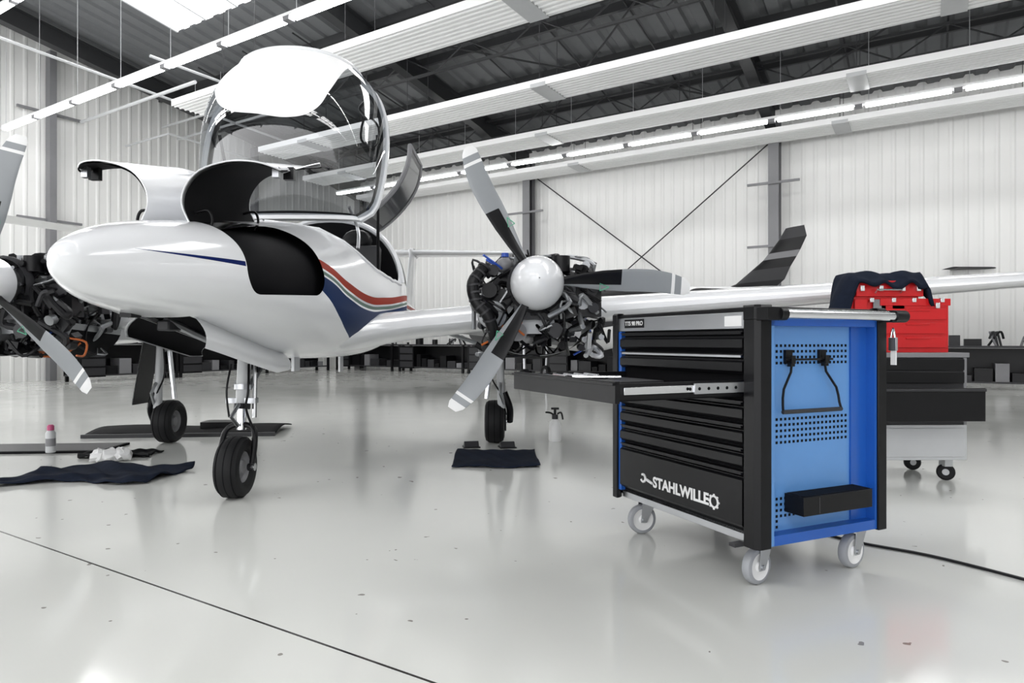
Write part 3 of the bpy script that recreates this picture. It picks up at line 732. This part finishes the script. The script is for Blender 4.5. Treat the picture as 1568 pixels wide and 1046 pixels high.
for i,h in enumerate(hs):
    z1=zt; z0=zt-h; dz.append((z0,z1)); zt=z0-.011
    if i==2: continue
    x0=-.0
    b.bb((x0+.0,.064,z0),(.03,L-.075,z1-.02),BLACK)
    b.add([(x0,.064,z0),(x0,L-.075,z0),(x0-.012,L-.075,z0+.012),(x0-.012,.064,z0+.012),(x0-.012,L-.075,z1-.03),(x0-.012,.064,z1-.03),(x0+.004,L-.075,z1-.02),(x0+.004,.064,z1-.02)],[(0,1,2,3),(3,2,4,5),(5,4,6,7)],BLACK)
    b.bb((x0-.008,.075,z1-.012),(.01,L-.085,z1-.003),STEEL if i==1 else BLACK)
    b.bb((x0-.010,.064,z1-.004),(.02,L-.075,z1),BLACK)
b.done('drawer_fronts',cart,rotz=0)
b=B(); z0,z1=dz[2]; E=-.53
b.bb((E-.012,.064,z0),(E+.006,L-.066,z1),BLACK); b.bb((E-.022,.064,z1-.014),(E,L-.066,z1-.004),BLACK)
b.bb((E,.07,z0+.008),(.02,.078,z1-.008),BLACK); b.bb((E,L-.08,z0+.008),(.02,L-.072,z1-.008),BLACK); b.bb((E,.07,z0+.006),(.02,L-.07,z0+.012),BLACKM)
b.bb((E+.02,.060,z0+.028),(.02,.0685,z0+.052),CHROME); b.bb((E+.30,.054,z0+.022),(.02,.0625,z0+.058),STEEL)
for k in range(6): b.cyl((-.05-.04*k,.0525,z0+.04),(-.05-.04*k,.0545,z0+.04),.006,BLACKM,8)
b.box((E+.12,.25,z0+.03),(.12,.2,.03),DGREY); b.box((E+.3,.5,z0+.035),(.2,.3,.03),DGREY)
b.tube([(E+.08,.5,z1-.01),(E+.25,.42,z1-.01)],.008,CHROME,sub=1)
for k in range(5): b.tube([(E+.06+.05*k,.60,z1-.012),(E+.08+.05*k,.74,z1-.012)],.007,CHROME,sub=1)
b.done('open_drawer',cart,rotz=0,bevel=.002)
b=B()
x0,x1=.055,D-.055; yr=.045
b.bb((x0,yr,.19),(x1,yr+.008,.955),PEG)
b.bb((x0-.004,.0,.165),(x0+.018,yr,.955),PEG); b.bb((x1-.016,.0,.165),(x1+.004,yr+.06,.955),CARTBLUE)
b.bb((x0+.018,.0,.165),(x1-.016,.12,.20),CARTBLUE); b.bb((x0,.0,.935),(x1,yr,.985),CARTBLUE)
b.bb((x1-.10,yr-.008,.20),(x1-.016,yr+.004,.935),CARTBLUE)
nx=20; px0=x0+.035; px1=x1-.12; st=(px1-px0)/(nx-1)
for rows,zs in ((4,.865),(5,.60),(4,.315),(3,.235)):
    for r in range(rows):
        for k in range(nx):
            if zs==.235 and k>2: continue
            b.box((px0+st*k,yr-.0006,zs-r*st),(.0095,.0014,.0095),BLACKM)
b.done('side_panel',cart,rotz=0)
b=B(); ox=.03
for hx in(.15+ox,.32+ox):
    b.bb((hx-.016,yr-.014,.80),(hx+.016,yr,.85),BLACK); b.bb((hx-.010,yr-.03,.79),(hx+.010,yr-.012,.808),BLACK); b.bb((hx-.010,yr-.034,.80),(hx+.010,yr-.028,.83),BLACK)
b.tube([(.12+ox,yr-.022,.815),(.36+ox,yr-.022,.815)],.004,BLACK,sub=1)
b.tube([(x+ox,y,z) for x,y,z in[(.15,yr-.022,.815),(.148,yr-.022,.77),(.11,yr-.025,.71),(.10,yr-.03,.655),(.097,yr-.035,.635)]],.0045,BLACK,sub=2)
b.tube([(x+ox,y,z) for x,y,z in[(.32,yr-.022,.815),(.325,yr-.022,.77),(.375,yr-.025,.71),(.385,yr-.03,.655),(.388,yr-.035,.635)]],.0045,BLACK,sub=2)
b.tube([(.095+ox,yr-.035,.63),(.39+ox,yr-.035,.63)],.008,DGREY,sub=1)
b.bb((.165,yr-.09,.268),(.515,yr-.005,.335),BLACK); b.bb((.17,yr-.085,.335),(.51,yr-.01,.337),BLACKM)
b.bb((.24,yr-.0915,.272),(.245,yr-.089,.33),DGREY)
b.done('side_holders',cart,rotz=0,bevel=.003)
b=B()
b.cyl((.06,-.045,.975),(.66,-.045,.975),.018,CHROME,20)
for hx,w in((.03,.09),(.65,.08)):
    b.box((hx+.0,-.032,.975),(w,.05,.044),BLACK)
b.cyl((.045,-.045,.975),(.075,-.045,.975),.023,BLACK,20); b.cyl((.63,-.045,.975),(.695,-.045,.975),.023,BLACK,20)
b.box((.665,-.02,.87),(.012,.03,.05),STEEL); b.tube([(.665,-.03,.88),(.665,-.02,.93),(.665,-.01,.88)],.004,CHROME); b.box((.668,-.02,.82),(.006,.022,.06),WHITE2)
b.done('side_handle',cart,rotz=0,bevel=.006)
b=B()
for x,y,r in((.09,.10,.15),(.09,L-.10,-.2),(D-.10,.08,.1),(D-.1,L-.1,.5)): castor(b,x,y,.066,r)
b.box((.0,.10,.155),(.05,.03,.012),DGREY)
b.done('castors',cart,rotz=0)
b=B(); b.bb((-.004,.655,.94),(-.001,.80,.978),BLACK); b.bb((-.0045,.075,.935),(-.001,.16,.972),WHITE2)
zc=.285
def yz(y,z): return (-.0135,y,z)
b.tube([yz(.580,zc-.006),yz(.625,zc+.004)],.006,WHITE2,sub=1)
for k in range(9):
    a=math.radians(60+30*k); a2=math.radians(90+30*k)
    b.tube([yz(.645+.016*math.cos(a),zc+.006+.016*math.sin(a)),yz(.645+.016*math.cos(a2),zc+.006+.016*math.sin(a2))],.0055,WHITE2,n=6,sub=1)
for k in range(16):
    a=2*math.pi*k/16; a2=2*math.pi*(k+1)/16; cy,cz=.205,zc
    b.tube([yz(cy+.021*math.cos(a),cz+.021*math.sin(a)),yz(cy+.021*math.cos(a2),cz+.021*math.sin(a2))],.004,WHITE2,n=6,sub=1)
    if k%2==0: b.tube([yz(cy+.021*math.cos(a),cz+.021*math.sin(a)),yz(cy+.029*math.cos(a),cz+.029*math.sin(a))],.004,WHITE2,n=6,sub=1)
b.done('labels',cart,rotz=0)
def text(body,size,loc,parent,name,m,off=.0,extr=.0006):
    cu=bpy.data.curves.new(name,'FONT'); cu.body=body; cu.size=size; cu.extrude=extr; cu.offset=off; cu.align_x='CENTER'; cu.align_y='CENTER'; cu.materials.append(m)
    o=bpy.data.objects.new(name,cu); sc.collection.objects.link(o); o.parent=parent
    R=Matrix(((0,0,-1),(-1,0,0),(0,1,0))); o.matrix_local=Matrix.Translation(loc)@R.to_4x4(); return o
text('STAHLWILLE',.060,(-.0135,.405,zc),cart,'logo_text',WHITE2,off=.0022)
text('TTS 98 PRO',.026,(-.0048,.728,.959),cart,'label_text',WHITE2,off=.0004)

# ================================================================= REAR CART
rc=empty('workshop_cart',(2.12,4.12,0),.02); b=B()
W2,D2=.72,.5
b.bb((0,0,.14),(W2,D2,.36),LGREY); b.bb((0,.01,.36),(W2,D2,.78),DGREY); b.bb((-.01,-.01,.78),(W2+.01,D2+.01,.81),MGREY)
for k in range(2): b.bb((.02,-.008,.62+.08*k),(W2-.02,.0,.69+.08*k),BLACK); 
b.bb((W2-.02,0,.36),(W2,.02,.78),MGREY)
b.bb((.02,-.16,.40),(W2-.0,-.14,.60),BLACK); b.bb((.03,-.14,.41),(W2-.03,.0,.42),BLACKM); b.bb((W2-.03,-.14,.41),(W2-.02,.0,.58),BLACK); b.bb((.03,-.14,.41),(.04,0,.58),BLACK)
b.bb((.02,-.17,.58),(W2,-.14,.595),DGREY); b.bb((.02,-.006,.16),(W2-.02,0,.34),LGREY)
b.done('body',rc,rotz=0,bevel=.005)
b=B()
for x,y,r in((.10,.08,.3),(W2-.08,.08,.6),(.1,D2-.08,0),(W2-.08,D2-.08,.2)):
    c=(x,y,.052); b.revolve([(-.016,.02),(-.018,.042),(-.012,.052),(.012,.052),(.018,.042),(.016,.02)],c,(math.sin(r),math.cos(r),0),RUB,24)
    b.revolve([(-.014,.001),(-.016,.03),(.016,.03),(.014,.001)],c,(math.sin(r),math.cos(r),0),LGREY,20)
    b.box((x,y,.115),(.05,.06,.05),STEEL); 
b.done('castors',rc,rotz=0)
rb=empty('red_toolbox',(2.42,4.25,.81),.0); b=B()
b.bb((-.05,0,0),(.38,.26,.32),RED); b.bb((-.06,-.008,.30),(.39,.27,.345),RED)
for k in range(3): b.bb((-.03,-.012,.03+.09*k),(.36,-.002,.10+.09*k),RED); b.bb((.1,-.02,.085+.09*k),(.25,-.008,.095+.09*k),RED)
b.bb((-.24,.02,.22),(.20,.24,.36),RED); b.bb((-.21,.0,.36),(.22,.22,.46),RED)
for x in(-.18,-.06,.08,.18,.3): b.box((x,-.012,.41 if x<.2 else .30),(.026,.02,.035),CHROME)
for x in(-.12,.02,.15,.33): b.box((x,-.012,.335),(.026,.02,.028),CHROME)
b.tube([(-.10,-.02,.38),(-.10,-.04,.40),(.06,-.04,.40),(.06,-.02,.38)],.006,CHROME,sub=1)
for k in range(3): b.bb((-.22+.12*k,.0,.25),(-.14+.12*k,.01,.34),MGREY if k%2 else RED)
b.done('box_body',rb,rotz=0,bevel=.006)
jb=empty('draped_jacket',(2.42,4.42,1.1)); b=B()
def jk(u,v):
    x=-.30+.56*u; edge=max(0,(.16-u)/.16)**1.3
    z=.222+.008*math.sin(u*19+v*3)+.006*math.sin(v*17+u*5)-.28*edge-.012*math.exp(-((u-.55)/.2)**2)
    if v<.25: z-= (.25-v)/.25*.075*(1+.2*math.sin(u*23)); 
    if u>.95: z-=(u-.95)*3
    return Vector((x-.05*edge*math.sin(v*5),-.21+.30*min(1,v*1.15)+.01*math.sin(u*15),z))
b.grid(jk,50,20,NAVY); b.done('cloth',jb,rotz=0,solid=.02,ang=80)

# ================================================================= floor objects
def cloth(name,cx,cy,w,d,rot,m=NAVY,amp=.012,seed=1,irr=.06):
    rn=random.Random(seed); ph=[rn.uniform(0,6) for _ in range(8)]; e=empty(name,(cx,cy,0),rot); b=B()
    def fn(u,v):
        x=(u-.5)*w+irr*w*.5*math.sin(v*4+ph[0])*abs(u-.5)*2; y=(v-.5)*d+irr*d*math.sin(u*7+ph[1])*abs(v-.5)*2
        z=.010+amp*(.5+.5*math.sin(u*11+ph[2]+2*math.sin(v*5+ph[3])))*(.5+.5*math.sin(v*9+ph[4]))+amp*.4*math.sin(u*31+v*17+ph[5])*.5
        return Vector((x,y,max(.006,z)))
    b.grid(fn,44,30,m); b.done('fabric',e,rotz=0,solid=.008,ang=80)
cloth('floor_mat',-.12,4.95,.62,.70,0,NAVY,.012,4,.03)
cloth('dark_cloth',-2.72,4.35,.98,.56,.12,NAVY,.03,6,.12)
cloth('dark_towel',-3.02,5.1,.52,.26,.1,BLACKM,.02,9,.1)
e=empty('rubber_mat',(-4.15,5.38,0),.08); b=B(); b.bb((-.9,-.22,0),(.9,.22,.016),BLACKM); b.bb((-.88,-.20,.016),(.88,.20,.019),DGREY); b.done('mat',e,rotz=0,bevel=.004)
e=empty('cowling_panel',(-3.1,6.45,0),.1); b=B(); b.grid(lambda u,v:Vector((-.85+1.7*u,-.35+.7*v,.015+.04*math.sin(v*3.14)+.01*math.sin(u*9))),30,12,BLACKM); b.bb((.1,-.1,.05),(.45,.1,.10),BLACK); b.bb((-.85,-.36,0),(.85,-.33,.03),DGREY); b.done('panel',e,rotz=0,solid=.01)
e=empty('crumpled_paper',(-2.95,4.85,0)); b=B(); rr=random.Random(5)
for k in range(3):
    o=len(b.v); b.ell(((k-1)*.07,.02*k,.045),(.07,.06,.045),WHITE2,12,7)
    for i in range(o,len(b.v)):
        x,y,z=b.v[i]; b.v[i]=(x+rr.uniform(-.015,.015),y+rr.uniform(-.015,.015),max(.003,z+rr.uniform(-.015,.015)))
b.done('paper',e,rotz=0,ang=10)
e=empty('spray_can',(-3.58,5.14,.02)); b=B()
b.revolve([(0,.001),(0,.032),(.005,.034),(.15,.034),(.165,.026),(.17,.02),(.172,.02)],(0,0,0),(0,0,1),LGREY,24)
b.revolve([(.05,.0345),(.11,.0345)],(0,0,0),(0,0,1),MGREY,24); b.revolve([(.172,.024),(.205,.024),(.215,.015),(.215,.001)],(0,0,0),(0,0,1),PINK,20); b.done('can',e,rotz=0)
e=empty('pump_sprayer_bottle',(.38,5.86,0)); b=B()
b.revolve([(0,.001),(0,.05),(.01,.055),(.13,.055),(.17,.045),(.19,.025),(.2,.022),(.2,.001)],(0,0,0),(0,0,1),WHITE2,28)
b.cyl((0,0,.195),(0,0,.235),.028,DGREY); b.cyl((0,0,.23),(0,0,.285),.012,BLACK); b.box((0,0,.288),(.07,.03,.018),BLACK); b.tube([(0,-.01,.225),(-.04,-.01,.25),(-.085,-.01,.255)],.008,BLACK); b.tube([(.02,0,.24),(.055,0,.25),(.07,0,.19)],.008,BLACK); b.done('bottle',e,rotz=0)
for nm,xx,yy in(('wheel_chock',-.34,5.52),('wheel_chock.001',-.04,5.50)):
    e=empty(nm,(xx,yy,0),.2); b=B(); b.loft([[(x,y,z) for y,z in((-.05,0),(.05,0),(.01,.05),(-.01,.05))] for x in(-.06,.06)],DGREY); b.bb((-.07,-.06,0),(.07,.06,.01),BLACK); b.done('wedge',e,rotz=0,bevel=.003)
b=B(); b.tube([(1.35,3.1,.008),(1.50,2.88,.008),(1.70,2.70,.008),(1.86,2.46,.008),(1.95,2.28,.008),(2.1,2.0,.008),(2.4,1.8,.008)],.0065,BLACK,n=8); b.done('floor_cable')
def bench(name,s,p,rot,w,h,seed):
    rn=random.Random(seed); c=W(s,p); e=empty(name,(c.x,c.y,0),TH+rot); b=B()
    b.bb((-w/2,-.3,h-.04),(w/2,.3,h),DGREY)
    for x in(-w/2+.05,w/2-.05):
        for y in(-.25,.25): b.bb((x-.03,y-.03,0),(x+.03,y+.03,h-.04),BLACK)
    b.bb((-w/2+.08,-.28,.1),(-w/2+.6,.28,h-.05),BLACK)
    for k in range(3): b.bb((-w/2+.1,-.3,.14+k*.2),(-w/2+.58,-.28,.30+k*.2),DGREY)
    b.bb((-w/2,-.25,.12),(w/2,.25,.15),DGREY); b.bb((-w/2,.26,.12),(w/2,.29,h-.05),BLACK)
    x=-w/2+.65
    while x<w/2-.2:
        ww=rn.uniform(.12,.35); hh=rn.uniform(.1,.4); b.bb((x,-.2,.15),(x+ww,.2,.15+hh),rn.choice([BLACK,DGREY,MGREY,BLACK,DGREY,BLACK])); x+=ww+.04
    x=-w/2+.1
    while x<w/2-.3:
        ww=rn.uniform(.1,.35); hh=rn.uniform(.05,.30); q=rn.random()
        if q<.35: b.bb((x,-.15,h),(x+ww,.15,h+hh),rn.choice([BLACK,DGREY,MGREY,BLACK]))
        elif q<.7: b.cyl((x+ww/2,0,h),(x+ww/2,0,h+hh),ww/3,rn.choice([DGREY,BLACK,MGREY]))
        else:
            for t in range(4): b.tube([(x+rn.uniform(0,ww),rn.uniform(-.1,.1),h),(x+rn.uniform(0,ww),rn.uniform(-.1,.1),h+hh),(x+rn.uniform(0,ww),0,h+hh*.5)],.02,rn.choice([BLACK,DGREY,MGREY]))
        x+=ww+rn.uniform(.03,.3)
    b.done('bench',e,rotz=0,bevel=.006)
k=0
for s in (-14.6,-12.0,-9.5,-7.0,-4.5,-2.0,.6,5.6):
    bench('workbench' if k==0 else 'workbench.%03d'%k,s,15.0,0,2.4,.8,k); k+=1
for p in (13.0,10.5,8.2):
    bench('workbench.%03d'%k,S0+1.1,p,math.pi/2,2.3,.85,k+20); k+=1

# ================================================================= lighting
w=bpy.data.worlds.new('world'); sc.world=w; w.use_nodes=True
w.node_tree.nodes['Background'].inputs[0].default_value=(.98,.985,1,1); w.node_tree.nodes['Background'].inputs[1].default_value=2.1
